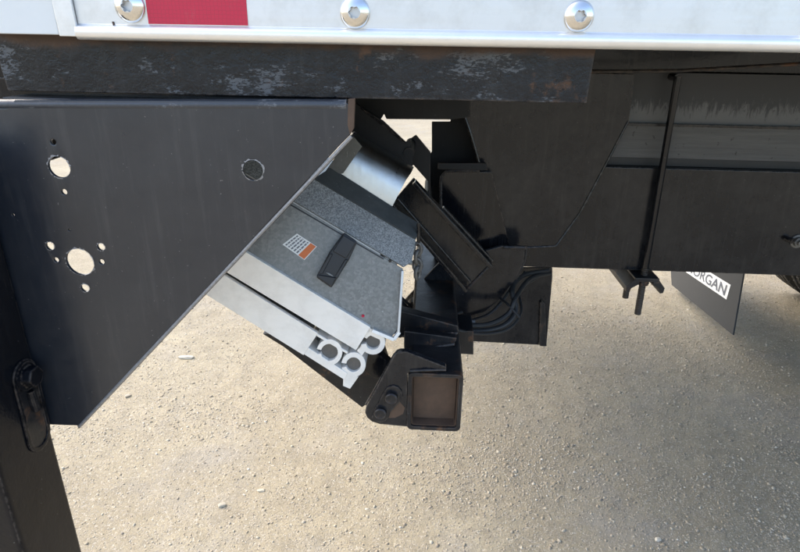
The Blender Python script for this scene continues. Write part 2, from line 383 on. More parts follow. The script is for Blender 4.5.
def big_stone(px, py, sx, sy, sz, label, tone, rot=0, seed=0):
    rs = np.random.RandomState(seed); c = atZ(px, py)
    bm = bmesh.new(); bmesh.ops.create_icosphere(bm, subdivisions=2, radius=1)
    for v in bm.verts:
        q = v.co.copy(); f = 1+rs.uniform(-.16, .16); q = Vector([math.copysign(abs(t)**0.7, t) for t in q])*f
        v.co = Matrix.Rotation(rot, 3, 'Z') @ Vector((q.x*sx, q.y*sy, q.z*sz))
    z = float(gheight(np.array([c.x]), np.array([c.y]))[0])
    for v in bm.verts: v.co += Vector((c.x, c.y, z+sz*0.35))
    o = b2o('stone', bm, M['stone'], None, 30); tag(o, label, 'stone', 'larger stones lying on the dirt')
    at = o.data.attributes.new('tone', 'FLOAT', 'POINT'); at.data.foreach_set('value', [tone]*len(o.data.vertices)); return o
big_stone(186, 358, 0.036, 0.011, 0.008, 'long flat splinter of pale stone lying near the side plate', 0.9, 0.1, 1)
big_stone(222, 506, 0.012, 0.009, 0.007, 'chunky cream stone on open dirt beside the black post', 0.8, 0.5, 2)
big_stone(261, 490, 0.013, 0.007, 0.004, 'small flat cream chip of stone next to a chunkier one', 0.8, 0.1, 3)
big_stone(658, 540, 0.009, 0.007, 0.006, 'whitish rounded pebble in the shade under the chassis rail', 0.9, 0.2, 4)
big_stone(128, 397, 0.013, 0.009, 0.006, 'tan lumpy stone just below the slanted plate edge', 0.55, 0.7, 5)

# ------------------------------------------------------------------ cargo box
YS = 0.85
zl = lambda py, Y, px=400: atY(px, py, Y).z
zb = zl(45.5, YS)                       # bottom of the lip
xr = atY(-28, 20, YS).x; XF = 5.6; YF = YS+2.44
xc = atY(75, 20, YS).x; xc0 = atY(58, 20, YS).x
B = thing('cargo_box', 'white and bare aluminium truck cargo box with riveted bottom rail', 'truck body', ((xr+XF)/2, YS+1.22, zb))
rail = b2o('side_rail', box(xc, XF, YS, YS+0.004, zb+0.016, zb+0.30, 0.001), M['side_rail'], B)
# rounded lip along the bottom of the rail
def lip_mesh():
    prof = [(0.003, 0.0), (-0.004, 0.001), (-0.0075, 0.006), (-0.008, 0.012), (-0.0065, 0.0165), (-0.001, 0.0195), (0.0, 0.021), (0.012, 0.021), (0.012, 0.0)]
    return prism([[Vector((xc+0.001, YS+y, zb+z)) for y, z in prof]], (XF-xc-0.002, 0, 0), 0)
b2o('rail_lip', lip_mesh(), M['lip'], rail, 50)
b2o('side_panel', box(xc, XF, YS+0.006, YS+0.03, zb+0.29, zb+2.45, 0.001), M['white'], B)
cp = b2o('corner_post', prism([[Vector((x, YS+y, zb+0.006)) for x, y in ((xc0, -0.004), (xr+0.02, -0.004), (xr+0.006, 0.002), (xr, 0.016), (xr, 0.1), (xc0, 0.1))]], (0, 0, 2.44), 0.002), M['white'], B)
b2o('post_flange', prism([[Vector((xc0+0.001, YS-0.006, zb+0.004)), Vector((xc+0.004, YS-0.006, zb+0.004)), Vector((xc+0.004, YS-0.001, zb+0.004)), Vector((xc0+0.001, YS-0.001, zb+0.004))]], (-0.012, 0, 0.4), 0.0015), M['side_rail'], cp)
b2o('rear_frame', box(xr+0.002, xr+0.1, YS+0.1, YF-0.1, zb+0.01, zb+0.1, 0.002), M['alu_dark'], B)
b2o('roof', box(xr, XF, YS, YF, zb+2.452, zb+2.5, 0.01), M['white'], B)
b2o('rear_door', box(xr+0.03, xr+0.06, YS+0.102, YF-0.102, zb+0.102, zb+2.448, 0.003), M['white'], B)
b2o('front_wall', box(XF-0.03, XF-0.002, YS+0.032, YF-0.032, zb+0.05, zb+2.448, 0.002), M['white'], B)
b2o('side_panel', box(xr+0.1, XF, YF-0.03, YF, zb+0.004, zb+2.45, 0.002), M['white'], B)
b2o('floor', box(xr+0.11, XF-0.04, YS+0.034, YF-0.034, zb+0.045, zb+0.075, 0.002), M['paint_rust'], B)
for k in range(14):
    x = 0.95+k*0.33
    if x > XF-0.1: break
    b2o('cross_sill', box(x-0.02, x+0.02, YS+0.05, 1.66, zb+0.004, zb+0.044, 0.003), M['frame'], B)
# torx dome bolts
def bolt(px, py, col=None):
    c = atY(px, py, YS); r = 15.2*scl(YS, px, py)
    prof = [(0.0, 0.002)]
    prof = [(r, 0.0), (r*0.99, -r*0.10), (r*0.90, -r*0.24), (r*0.72, -r*0.37), (r*0.5, -r*0.45), (r*0.40, -r*0.475)]
    o = b2o('bolt', lathe(prof, (c.x, YS, c.z), 'Y', 40), M['stainless'], rail, 60)
    # six-lobed socket; its darker metal puts the recess shade into the colour
    n = 36; bm = bmesh.new(); rim = []; low = []
    rr = lambda a: r*(0.335+0.05*math.cos(6*a))
    out = [bm.verts.new((c.x+r*0.40*math.cos(2*math.pi*k/n), YS-r*0.475, c.z+r*0.40*math.sin(2*math.pi*k/n))) for k in range(n)]
    for k in range(n):
        a = 2*math.pi*k/n
        rim.append(bm.verts.new((c.x+rr(a)*math.cos(a), YS-r*0.48, c.z+rr(a)*math.sin(a))))
        low.append(bm.verts.new((c.x+rr(a)*0.93*math.cos(a), YS-r*0.16, c.z+rr(a)*0.93*math.sin(a))))
    for k in range(n):
        j = (k+1) % n; bm.faces.new((out[k], out[j], rim[j], rim[k])); bm.faces.new((rim[k], rim[j], low[j], low[k]))
    bm.faces.new(low)
    b2o('socket', bm, M['alu_dark'], o, 40)
for px, py in ((130, 6), (355, 12.5), (579, 16), (822, 20)): bolt(px, py)
# red tape with sliver of white tape beside it
za, zc = zl(24.5, YS, 197), zl(24.5, YS, 197)+0.0508
b2o('reflective_tape', box(atY(147, 10, YS).x, atY(247, 10, YS).x, YS-0.0008, YS-0.0001, za, zc, 0), M['red'], rail)['label'] = 'red reflective tape strip on the aluminium rail'
b2o('drip', tube([atY(113, 23, YS-0.001)+Vector((0, 0, .002)), atY(114, 26, YS-0.001)], 0.0012, 8), M['rust'], rail)

# ------------------------------------------------------------------ scuffed channel under the box
YC = 0.884
def cz(py, px): return atY(px, py, YC)
CH = thing('bumper_beam', 'scuffed black steel beam with rusty edges under the aluminium rail', 'beam', tuple(atY(295, 97, YC)))
ctop = zb+0.022; cbot = zl(97, YC, 300)
x0, x1 = atY(9, 96, YC).x, atY(588, 97, YC).x
web = b2o('web', prism([[Vector((x0-0.008, YC, ctop)), Vector((x0, YC, cbot)), Vector((x1-0.001, YC, cbot)), Vector((x1+0.003, YC, ctop))]], (0, 0.008, 0), 0.0015), M['scuffed'], CH)
b2o('bottom_flange', box(x0+0.002, x1-0.004, YC+0.008, YC+0.07, cbot+0.0005, cbot+0.0085, 0.0015), M['scuffed'], CH)
b2o('top_flange', box(x0, x1, YC+0.008, YC+0.07, ctop-0.009, ctop-0.001, 0.001), M['rust'], CH)

b2o('rear_member', box(xr-0.10, x0-0.002, YC+0.03, YF-0.1, cbot-0.12, ctop-0.001, 0.004), M['paint'], CH)
# ------------------------------------------------------------------ side plate with holes
YP = 0.856
wp = black_paint('side_plate_paint', base=(0.0115, 0.015, 0.0215), rough=(0.25, 0.33), dust=0.16, bump=0.08, ior=1.62, streak=0.12, edge=0)
SP = thing('side_plate', 'large flat black steel side plate with drilled holes and slanted lower edge', 'plate', tuple(atY(70, 425, YP)))
outl = [(6, 108), (14, 100), (345, 101), (352, 107), (351, 134), (341, 144), (86, 419), (78, 426), (50, 425), (10, 425), (-60, 300), (-60, 108)]
holes = [(59, 167, 10.5), (80, 262, 13.5), (253, 170, 10), (53, 142, 2.6), (64, 192, 2.6), (50, 246, 4.0), (56, 260, 2.2),
         (101, 247, 3.6), (101.5, 262, 2.4), (85, 288, 4.0), (13, 215, 1.0), (69, 230, 0.8)]
pl = plate('panel', outl, YP, 0.006, wp, SP, holes, 0.0022)
# folded flange running along the slanted edge, top lip, cut right edge
A_, B_ = atY(351, 136, YP), atY(79, 426, YP)
dv = (B_-A_).normalized(); nv = Vector((dv.z, 0, -dv.x)); nv = nv if nv.z < 0 else -nv
def strip(P, Q, off, t, y0, y1):
    a, b = P+off, Q+off
    return prism([[Vector((a.x, y0, a.z)), Vector((b.x, y0, b.z)), Vector((b.x, y1, b.z)), Vector((a.x, y1, a.z))]], nv*t, 0.0012)
b2o('edge_flange', strip(A_, B_, nv*-0.0005, 0.005, YP+0.001, YP+0.05), M['paint_dusty'], SP)
plate('return_flange', [(300, 190), (215, 281), (120, 384), (79, 429), (77, 426), (200, 292)], YP+0.012, 0.004, M['paint_rust'], SP, (), 0.001)
b2o('edge_bead', tube([A_+nv*0.001+Vector((0, 0.001, 0)), (A_+B_)/2+nv*0.001, B_+nv*0.001], 0.0028, 8), M['scratch'], SP)
b2o('top_lip', tube([atY(2, 104.5, YP+0.0072), atY(347, 105, YP+0.0072)], 0.0085, 16), M['lip_highlight'], SP)
b2o('top_flange', box(atY(0, 100, YP).x, atY(347, 100, YP).x, YP+0.006, YP+0.05, zl(101.5, YP, 180)-0.006, zl(101.5, YP, 180), 0.001), wp, SP)
b2o('gap_filler_strip', box(atY(-30, 100, YP).x, atY(350, 100, YP).x, YP+0.052, YP+0.06, zl(112, YP, 180), zl(84, YP, 180), 0.001), M['paint'], SP)  # dark filler added to close the bright gap between beam and plate
b2o('burnt_edge', prism([[atY(348, 99, YP-0.001), atY(355, 98, YP-0.001), atY(354, 128, YP-0.001), atY(350, 135, YP-0.001), atY(347.5, 125, YP-0.001)]], (0, 0.008, 0), 0.001), M['rust'], SP)
# bare scratched rims round the holes
for (x, y, r) in holes:
    if r < 3: continue
    c = atY(x, y, YP); s = scl(YP, x, y); rs = random.Random(int(x)); n = 40
    bm = bmesh.new(); inn = []; ou = []
    for k in range(n):
        a = 2*math.pi*k/n; jit = rs.uniform(0.2, 2.0)*(1.0 if r > 5 else 0.7)*(1.0 if rs.random() < .7 else .1)
        inn.append(bm.verts.new((c.x+(r+0.05)*s*math.cos(a), YP-0.0006, c.z+(r+0.05)*s*math.sin(a))))
        ou.append(bm.verts.new((c.x+(r+0.2+jit)*s*math.cos(a), YP-0.0003, c.z+(r+0.2+jit)*s*math.sin(a))))
    for k in range(n):
        if rs.random() < (0.2 if r != 10 else 0.05): continue
        j = (k+1) % n; bm.faces.new((inn[k], inn[j], ou[j], ou[k]))
    b2o('scratched_rim', bm, M['scratch'], SP, None)

# ------------------------------------------------------------------ bumper post
YQ = 0.835
PO = thing('bumper_post', 'glossy black upright steel post with slotted bolt hole', 'post', tuple(atY(60, 640, YQ)))
e = [(0, 205), (50, 421), (80, 552)]
# front face lies to the left, the right face shows the slot: vertical square post
def post():
    xR = atY(48, 420, YP).x-0.001
    return xR
xR = atY(50, 421, YP-0.002).x
PD = 0.14
pb = b2o('tube', box(xR-0.10, xR, YP-PD, YP-0.002, 0.30, 1.20, 0.010), M['paint_gloss'], PO)
onP = lambda x, y: atX(x, y, xR)
# slot with a hex bolt on the face that looks along the truck
ca, cb = onP(24, 376), onP(33, 440)
def slot_loop(c0, c1, r, n=10):
    d = (c1-c0).normalized(); q = Vector((1, 0, 0)).cross(d).normalized(); P = []
    for k in range(n+1): a = math.pi*k/n; P.append(c1+d*(r*math.sin(a))+q*(r*math.cos(a)))
    for k in range(n+1): a = math.pi*k/n; P.append(c0-d*(r*math.sin(a))-q*(r*math.cos(a)))
    return P
cb = ca+Vector((0, (cb.y-ca.y)*0.2, cb.z-ca.z))
b2o('slot_rim', prism([slot_loop(ca, cb, 0.030), slot_loop(ca, cb, 0.0215)], (0.0035, 0, 0), 0.0012), M['paint_gloss'], PO)
b2o('slot_floor', prism([slot_loop(ca, cb, 0.0213)], (0.0012, 0, 0), 0), M['paint_rust'], PO)
b2o('bolt_head', merge([hexnut(ca+Vector((0.001, 0, 0.0)), 0.019, 0.022, Vector((1, 0, 0))), lathe([(0.026, 0.0), (0.026, 0.005), (0.016, 0.006)], ca+Vector((0.001, 0, 0)), 'X', 24)]), M['paint_gloss'], PO)
b2o('stud', tube([ca+Vector((0.004, 0, -0.03)), ca+Vector((0.006, 0, -0.07))], 0.007, 10), M['paint_gloss'], PO)

# ------------------------------------------------------------------ folded lift platform
YL = 1.06
LP = thing('lift_platform', 'folded aluminium and galvanised liftgate platform tucked behind the side plate', 'liftgate', tuple(atY(330, 390, YL+0.5)))
U = (-105, -63.5)
def ext(p, k=1.0): return (p[0]+U[0]*k, p[1]+U[1]*k)
b1 = [ext((203, 293)), (203, 293), (303.5, 355.5), (318, 333.5), (228, 277.5), ext((228, 277.5))]
b2 = [ext((229.5, 274.5)), (229.5, 274.5), (356, 350.5), (370.5, 327.5), (248, 253), ext((248, 253))]
plate('end_bar', b1, YL, 0.010, M['cut_alu'], LP)
plate('end_bar', b2, YL-0.004, 0.010, M['cut_alu'], LP)
PW = 1.0
def shrink(pts, f):
    cx = sum(p[0] for p in pts)/len(pts); cy = sum(p[1] for p in pts)/len(pts)
    return [(cx+(x-cx)*f, cy+(y-cy)*f) for x, y in pts]
plate('deck_section', shrink(b1, 0.95), YL+0.011, PW, M['alu_dark'], LP)
plate('deck_section', shrink(b2, 0.95), YL+0.011, PW, M['alu_dark'], LP)
# galvanised end plate, leaning back
pA, pB, pC = atY(248, 253, YL+0.004), atY(370, 327, YL+0.004), atY(293, 203, YL+0.040)
nG = (pB-pA).cross(pC-pA).normalized(); nG = nG if nG.y < 0 else -nG
def onG(x, y): return hit(x, y, pA, nG)
gp = [(248, 253.5), (293, 203.5), (403, 269), (397, 330), (392, 337), (370, 327.5)]
gp = [ext((248, 253.5)), ext((293, 203.5))] + gp[1:]
ep = b2o('end_plate', prism([[onG(*p) for p in gp]], -nG*0.006, 0.001), M['steel'], LP)
# bright flange at its right end and a bead at the bottom
def strip3(pts, w, n, t):
    """thin bar along a pixel polyline on the end plate, standing proud"""
    P = [onG(*p) for p in pts]; bms = []
    for a, b in zip(P, P[1:]):
        d = (b-a).normalized(); s = n.cross(d).normalized()*w/2
        bms.append(prism([[a-s, b-s, b+s, a+s]], n*t, 0.0008))
    return merge(bms)
b2o('end_flange', strip3([(402, 270), (398, 331)], 0.005, nG, 0.012), M['alu_dark'], LP)
b2o('bottom_angle', strip3([(372, 329.5), (393.5, 338.5)], 0.007, nG, 0.012), M['cut_alu'], LP)
b2o('bottom_angle', strip3([(393.5, 338.5), (399, 331)], 0.007, nG, 0.0115), M['cut_alu'], LP)
# grained galvanised section above the seam
pA2, pB2, pC2 = onG(293, 203), onG(383, 257), None
pS = hit(312, 180, Vector((0, YL+0.075, 0)), Vector((0, 1, 0)))
nH = (pB2-pA2).cross(pS-pA2).normalized(); nH = nH if nH.y < 0 else -nH
onH = lambda x, y: hit(x, y, pA2, nH)
ug = [ext((294.5, 202), 0.9), ext((313, 179), 0.9), (313, 179), (416, 240), (412, 262), (404, 267), (294.5, 202)]
b2o('upper_section', prism([[onH(*p) for p in ug]], -nH*0.006, 0.001), M['galv'], LP)
q1, q2 = onH(313, 179), onH(416, 240)
def rowY(a, b, Y, n=6): return [atY(a[0]+(b[0]-a[0])*k/n, a[1]+(b[1]-a[1])*k/n, Y) for k in range(n+1)]
e0 = ext((314, 178), 0.6); e1 = ext((331, 167.5), 0.6)
b2o('top_strip', loft([[onH(314+(416-314)*k/6, 178.3+(239-178.3)*k/6) for k in range(7)],
    rowY((331, 167.5), (420, 224), q1.y+0.055)], 0.003), M['steel_dark'], LP)
yq = q1.y+0.057
b2o('reflector_sheet', loft([rowY((329, 170), (391, 209), yq), rowY((338, 156), (399, 193), yq+0.005), rowY((346, 145), (406, 180), yq+0.014),
    rowY((351, 138.5), (411, 173), yq+0.030), rowY((353, 134.5), (413, 169), yq+0.052), rowY((354, 132), (414, 167), yq+0.085)], 0.003), M['shiny'], LP)
b2o('side_gusset', prism([[atY(x, y, yq-0.004) for x, y in ((351.5, 134), (362, 146.5), (343, 173.5), (322, 176))]], (0, 0.003, 0), 0.0005), M['steel_dark'], LP)
# seam line gap filler
b2o('seam_strip', prism([[onG(290, 203.5), onG(384, 258.5), onG(383.3, 259.6), onG(289, 204.6)]], nG*0.001, 0), M['plastic'], LP)
# hole and rivets
for (x, y) in ((390, 261),): b2o('rivet', lathe([(0, -0.0015), (0.003, -0.001), (0.0035, 0.001)], onG(x, y), 'Y', 12), M['plastic'], LP)
b2o('red_mark', lathe([(0, -0.001), (0.003, -0.001), (0.0035, 0.0005)], onG(363, 316), 'Y', 10), M['red'], LP)
# warning label
c4 = [onG(*p) for p in ((282.5, 244.5), (297, 233.5), (317, 246.5), (304.5, 260))]
def quadat(u0, u1, v0, v1, lift, t=0.0003):
    f = lambda u, v: (c4[0]*(1-u)+c4[3]*u)*(1-v)+(c4[1]*(1-u)+c4[2]*u)*v
    P = [f(u0, v0), f(u1, v0), f(u1, v1), f(u0, v1)]
    return prism([[p+nG*lift for p in P]], nG*t, 0)
lab = b2o('warning_label', quadat(0, 1, 0, 1, 0.0002), M['print_white'], LP); lab['label'] = 'white sticker with grey text lines and an orange band'
b2o('orange_band', quadat(0.70, 0.97, 0.03, 0.97, 0.0006), M['print_orange'], lab)
rs = random.Random(3)
for k in range(5):
    u = 0.07+0.125*k; v = 0.08; bms = []
    while v < 0.9:
        wv = rs.uniform(0.08, 0.22); bms.append(quadat(u, u+0.06, v, min(0.93, v+wv), 0.0006)); v += wv+0.04
    b2o('text_line', merge(bms), M['print_grey'], lab)
# black plastic latch
lt = [(344, 232), (357, 241), (349, 258.5), (331.5, 286.5), (316.5, 276), (330, 251)]
la = b2o('latch', prism([[onG(*p) for p in lt]], nG*0.020, 0.003, 2), M['plastic'], LP)
la['label'] = 'black plastic latch handle with finger recess'
b2o('latch_flap', prism([[onG(*p)+nG*0.0195 for p in ((343.5, 234), (355.5, 241.5), (346, 257), (333, 250))]], nG*0.006, 0.002, 2), M['plastic'], la)
b2o('latch_rim', merge([prism([[onG(*p)+nG*0.0195 for p in q]], nG*0.004, 0.001, 1) for q in
    (((330.5, 252), (333, 253), (323, 272), (319, 272)), ((345, 258), (348, 258), (337.5, 277), (335, 275)), ((319, 273), (336, 276), (332, 284.5), (318.5, 275.5)))]), M['plastic'], la)
b2o('thumb_mark', prism([[onG(*p)+nG*0.0202 for p in ((325.5, 270.5), (329, 271), (333, 273.5), (333.5, 275.2), (329, 273.2))]], nG*0.002, 0.0005, 1), M['steel'], la)
# hinge extrusions, swept along the platform
def ringpoly(cx, cy, ro, ri, a0, a1, n=20):
    P = [(cx+ro*math.cos(math.radians(a0+(a1-a0)*k/n)), cy+ro*math.sin(math.radians(a0+(a1-a0)*k/n))) for k in range(n+1)]
    return P + [(cx+ri*math.cos(math.radians(a0+(a1-a0)*k/n)), cy+ri*math.sin(math.radians(a0+(a1-a0)*k/n))) for k in range(n, -1, -1)]
def hinge(name, polys, dy, L):
    bms = [prism([[atY(x, y, YL+dy+0.0004*i) for x, y in p]], (0, L, 0), 0.0005, 1) for i, p in enumerate(polys)]
    return b2o(name, merge(bms), M['cut_alu'], LP, 30)
hinge('hinge_extrusion', [ringpoly(329.3, 352.5, 13.0, 8.5, -165, 172), [(308, 347.5), (347.5, 373.5), (344.5, 380), (303.5, 354)],
    [(317.5, 333.8), (348, 352), (347, 354), (316.4, 336)]], 0.002, 0.96)
hinge('hinge_extrusion', [ringpoly(353.5, 364.8, 12.3, 7.3, -172, 165), [(343.5, 373), (358.5, 377), (350, 389), (343, 386)]], 0.004, 0.96)
hinge('hinge_extrusion', [ringpoly(373, 342.5, 12.3, 7.2, -150, 170), [(369.5, 328), (384, 335), (380, 340), (367, 334)], [(361, 346), (366, 350), (362, 356), (357, 351)]], 0.003, 0.96)
for cx, cy, r in ((328.5, 351.5, 9.4), (353.5, 364.5, 8.2), (373, 343, 8.0)):
    b2o('hinge_bore_plug', prism([circ(atY(cx, cy, YL+0.012), (r+0.2)*scl(YL+0.012, cx, cy), 20)], (0, 0.5, 0), 0.001), M['dark_streaked'], LP)  # dark plugs added to darken the inside of the hinge rings
plate('hinge_recess_fill', [(308, 351), (319, 336), (358, 361), (347, 377)], YL+0.05, 0.4, M['dark_streaked'], LP)  # dark fill plate added behind the hinge rings as a shaded recess
# chain and hook at the right end
b2o('hanger_rod', tube([atY(418.5, 223, YL+0.10), atY(418.5, 246, YL+0.10)], 0.004, 10), M['paint'], LP)
for k in range(4):
    c = atY(417.5, 249+8*k, YL+0.10); ex = Vector((1, 0, 0)) if k % 2 == 0 else Vector((0.5, 0.8, 0)).normalized()
    b2o('chain_link', tube([c+ex*(0.008*math.cos(t*math.pi/6))+Vector((0, 0, 0.014*math.sin(t*math.pi/6))) for t in range(13)], 0.0042, 8, False), M['dark_streaked'], LP)
b2o('hook', tube(spline([atY(x, y, YL+0.085) for x, y in ((416, 247), (409, 248), (405, 254), (406, 261), (412, 263))], 6), 0.005, 10), M['galv'], LP)

# ------------------------------------------------------------------ lift arms, tube and mount
YT = 1.02
LF = thing('liftgate_frame', 'black steel liftgate arms and mounting plates bolted under the truck', 'liftgate frame', tuple(atY(434, 430, YT+0.5)))
# square torsion tube, open at the near end
ta, tb = atY(408, 373, YT), atY(460, 432, YT); w_ = 0.0085
xa, xb, za_, zb_ = ta.x, tb.x, tb.z, ta.z
def rrect(xa, xb, za, zb, r, n=5):
    P = []
    for cx, cz_, a in ((xb-r, zb-r, 0), (xa+r, zb-r, 90), (xa+r, za+r, 180), (xb-r, za+r, 270)):
        P += [Vector((cx+r*math.cos(math.radians(a+90*k/n)), YT, cz_+r*math.sin(math.radians(a+90*k/n)))) for k in range(n+1)]
    return P
TU = b2o('torsion_tube', prism([rrect(xa, xb, za_, zb_, 0.011), rrect(xa+w_, xb-w_, za_+w_, zb_-w_, 0.006)], (0, 1.5, 0), 0.0012), M['paint_rust'], LF)
b2o('tube_lining', prism([rrect(xa+w_+.0004, xb-w_-.0004, za_+w_+.0004, zb_-w_-.0004, 0.006), rrect(xa+w_+0.002, xb-w_-0.002, za_+w_+0.002, zb_-w_-0.002, 0.005)], (0, 1.1, 0), 0), M['rust'], TU)
for v in bpy.data.objects['tube_lining'].data.vertices: v.co.y += 0.006
b2o('tube_stop', box(xa+w_+0.003, xb-w_-0.003, YT+0.028, YT+0.033, za_+w_+0.003, zb_-w_-0.003, 0.001), M['rust'], TU)
# rounded bracket with two bolts
YB = YT+0.004
BR = plate('pivot_bracket', [(365, 413), (366, 407), (369, 402), (393, 357), (397, 353), (406, 351.5), (446, 367), (447, 369.5), (411, 371), (407.6, 374), (407.2, 427), (380, 424.5), (372, 422), (367, 418)], YB, 0.016, M['paint_dusty'], LF, (), 0.002)
b2o('weld_bead', tube([atY(410, 371, YB-0.001), atY(425, 370, YB-0.002), atY(446, 370, YB)], [0.003, 0.0035, 0.002], 8), M['paint_rust'], BR)
sl_ = [(373.5, 412)]+[(380+10*math.cos(math.radians(a)), 413+10*math.sin(math.radians(a))) for a in (150, 120, 90, 60, 30, 0)]+[(393+10*math.cos(math.radians(a)), 396+10*math.sin(math.radians(a))) for a in (20, 0, -30, -60, -90, -120, -150)]
b2o('bolt_boss', prism([[atY(x, y, YB-0.004) for x, y in sl_]], (0, 0.005, 0), 0.0015), M['paint_dusty'], BR)
for (x, y, r) in ((380.5, 412, 6), (391.5, 397, 6.2)):
    c = atY(x, y, YB-0.004); s = scl(YB, x, y)*r
    b2o('pivot_bolt', lathe([(s, 0), (s, -0.008), (s*0.85, -0.010), (s*0.8, -0.0085), (0.0, -0.0085)], c, 'Y', 24), M['paint_rust'], BR, 30)
b2o('rust_patch', prism([[atY(x, y, YB-0.0006) for x, y in ((389, 412), (394, 404), (400, 402), (405, 408), (403, 414), (395, 418), (388, 418))]], (0, 0.0004, 0), 0), M['rust'], BR)
b2o('gusset', prism([[atY(x, y, YT+0.12) for x, y in ((404, 350), (455, 343), (457, 338), (404, 331))]], (0, 0.02, 0), 0.002), M['paint_rust'], LF)
b2o('gusset', prism([[atY(x, y, YT+0.17) for x, y in ((395, 338), (459, 334), (458, 326), (397, 310), (392, 316))]], (0, 0.03, 0), 0.002), M['paint_rust'], LF)
# lower arm behind the platform
plate('lower_arm', [(262, 334), (283, 347), (362, 408), (378, 396), (392, 374), (384, 350), (330, 330)], YT+0.17, 0.03, M['paint_rust'], LF, (), 0.003)
plate('arm_spacer', [(352, 362), (392, 392), (400, 372), (376, 352)], YT+0.10, 0.03, M['paint'], LF, (), 0.003)
# upper link strip and tab that frame the daylight gaps
plate('upper_link', [(352, 100), (360, 106), (383, 121), (406, 142.5), (410, 139), (413, 164), (411, 172), (352, 134)], 1.30, 0.012, M['paint_recess_shade'], LF, (), 0.002)
plate('link_tab', [(404, 143.5), (416, 135), (430.5, 152.5), (430.5, 200), (426.5, 194), (428.8, 190), (428.8, 182.5), (413.2, 164.8), (410, 170)], 1.42, 0.012, M['paint_recess_shade'], LF, (), 0.002)
b2o('link_pin', tube([atY(409, 153, 1.295), Vector((atY(409, 153, 1.295).x, 1.43, atY(409, 153, 1.295).z))], 0.012, 14), M['paint_recess_shade'], LF)
b2o('link_pin', tube([atY(428, 200, 1.425), Vector((atY(428, 200, 1.425).x, 1.71, atY(428, 200, 1.425).z-0.02))], 0.010, 14), M['paint_recess_shade'], LF)
b2o('link_edge', tube([atY(361, 107.5, 1.298), atY(405, 142.5, 1.298)], 0.0025, 8), M['paint_dusty'], LF)
plate('back_post', [(431.8, 121.8), (450.5, 121.8), (451, 116), (490, 116), (490, 180), (474, 300), (440, 300), (427, 205), (427, 158), (431.8, 152)], 1.70, 0.012, M['paint_recess_shade'], LF, (), 0.002)
# diagonal lift arm: channel with two proud flanges
YA = 1.44
arm = plate('lift_arm', [(389, 206), (413.5, 178), (492, 263), (466, 289)], YA, 0.012, M['paint_dusty'], LF, (), 0.002)
def rib(a, b, wpx, Y, dy, mat, par):
    A, Bp = atY(*a, Y), atY(*b, Y); d = (Bp-A).normalized(); n = Vector((-d.z, 0, d.x))*wpx*scl(Y)/2
    return b2o('arm_flange', prism([[A-n, Bp-n, Bp+n, A+n]], (0, -dy, 0), 0.002), mat, par)
rib((414, 180), (490.5, 263.5), 4.0, YA-0.0005, 0.035, M['paint'], arm)
rib((391, 200), (466, 287), 3.6, YA-0.0005, 0.035, M['paint'], arm)
rib((398, 198), (470.5, 281.5), 1.8, YA-0.0005, 0.012, M['paint'], arm)
rib((421, 190), (484, 259), 1.6, YA-0.0005, 0.010, M['paint'], arm)
rib((443, 206), (492, 259), 2.4, YA+0.010, 0.02, M['paint'], arm)
plate('rocker_plate', [(440, 262), (402, 303.5), (418, 308), (440, 313), (472, 319.5), (486, 312), (503, 296), (516, 279), (524, 262), (525.5, 247), (502, 246), (488, 250), (462, 256)], 1.52, 0.012, M['paint_dusty'], LF, (), 0.0025)
plate('rounded_plate', [(441.5, 215), (441, 180), (443, 174), (449, 171), (492, 172), (510, 247), (500, 262), (470, 262)], 1.57, 0.010, M['paint'], LF, (), 0.002)
plate('cap_bar', [(438, 163), (486, 163), (488, 170.5), (438, 169.5)], 1.56, 0.012, M['paint_recess_shade'], LF, (), 0.002)
plate('mounting_plate', [(457, 92), (470, 132), (481, 170), (502.5, 246.5), (526, 247), (556, 246), (580, 213), (604, 168), (629, 121), (633, 92), (634, 74), (457, 70)], 1.60, 0.010, M['paint_dusty'], LF, (), 0.0015)
b2o('weld_bead', tube(spline([atY(x, y, 1.598) for x, y in ((457, 96), (470, 132), (481, 170), (493, 212), (502, 246))], 5), 0.004, 8), M['paint'], LF)
b2o('weld_bead', tube([atY(x, y, 1.599) for x, y in ((628.5, 121), (604, 168), (580, 213), (556, 246), (527, 247.5))], 0.003, 8), M['paint'], LF)
def weld(pts, Y, r, par):
    P = spline([atY(x, y, Y) for x, y in pts], 10); rs = random.Random(len(P)); 
    Q = [P[0]]
    for p in P[1:]:
        while (p-Q[-1]).length > r*0.8: Q.append(Q[-1]+(p-Q[-1]).normalized()*r*0.8)
    b2o('weld_bead', tube(Q, [r*(0.75+0.35*abs(math.sin(i*1.1))+rs.uniform(-.08, .12)) for i in range(len(Q))], 8), M['paint_rust'], par)
weld([(503, 247), (526, 247.5)], 1.519, 0.006, LF); weld([(526, 248), (524, 262), (516, 279)], 1.530, 0.004, LF)
weld([(467, 289), (491, 264)], YA-0.001, 0.004, LF); weld([(441, 214), (441, 181), (444, 174), (450, 171), (480, 171)], 1.569, 0.004, LF)
weld([(411, 373), (457, 372.5)], YT+0.022, 0.005, LF); weld([(405, 351), (455, 344)], YT+0.118, 0.004, LF); weld([(398, 336), (458, 333)], YT+0.168, 0.004, LF)
weld([(541, 302), (540, 345)], 1.742, 0.004, LF); weld([(366, 405), (396, 354), (406, 352)], YB+0.016, 0.003, LF)
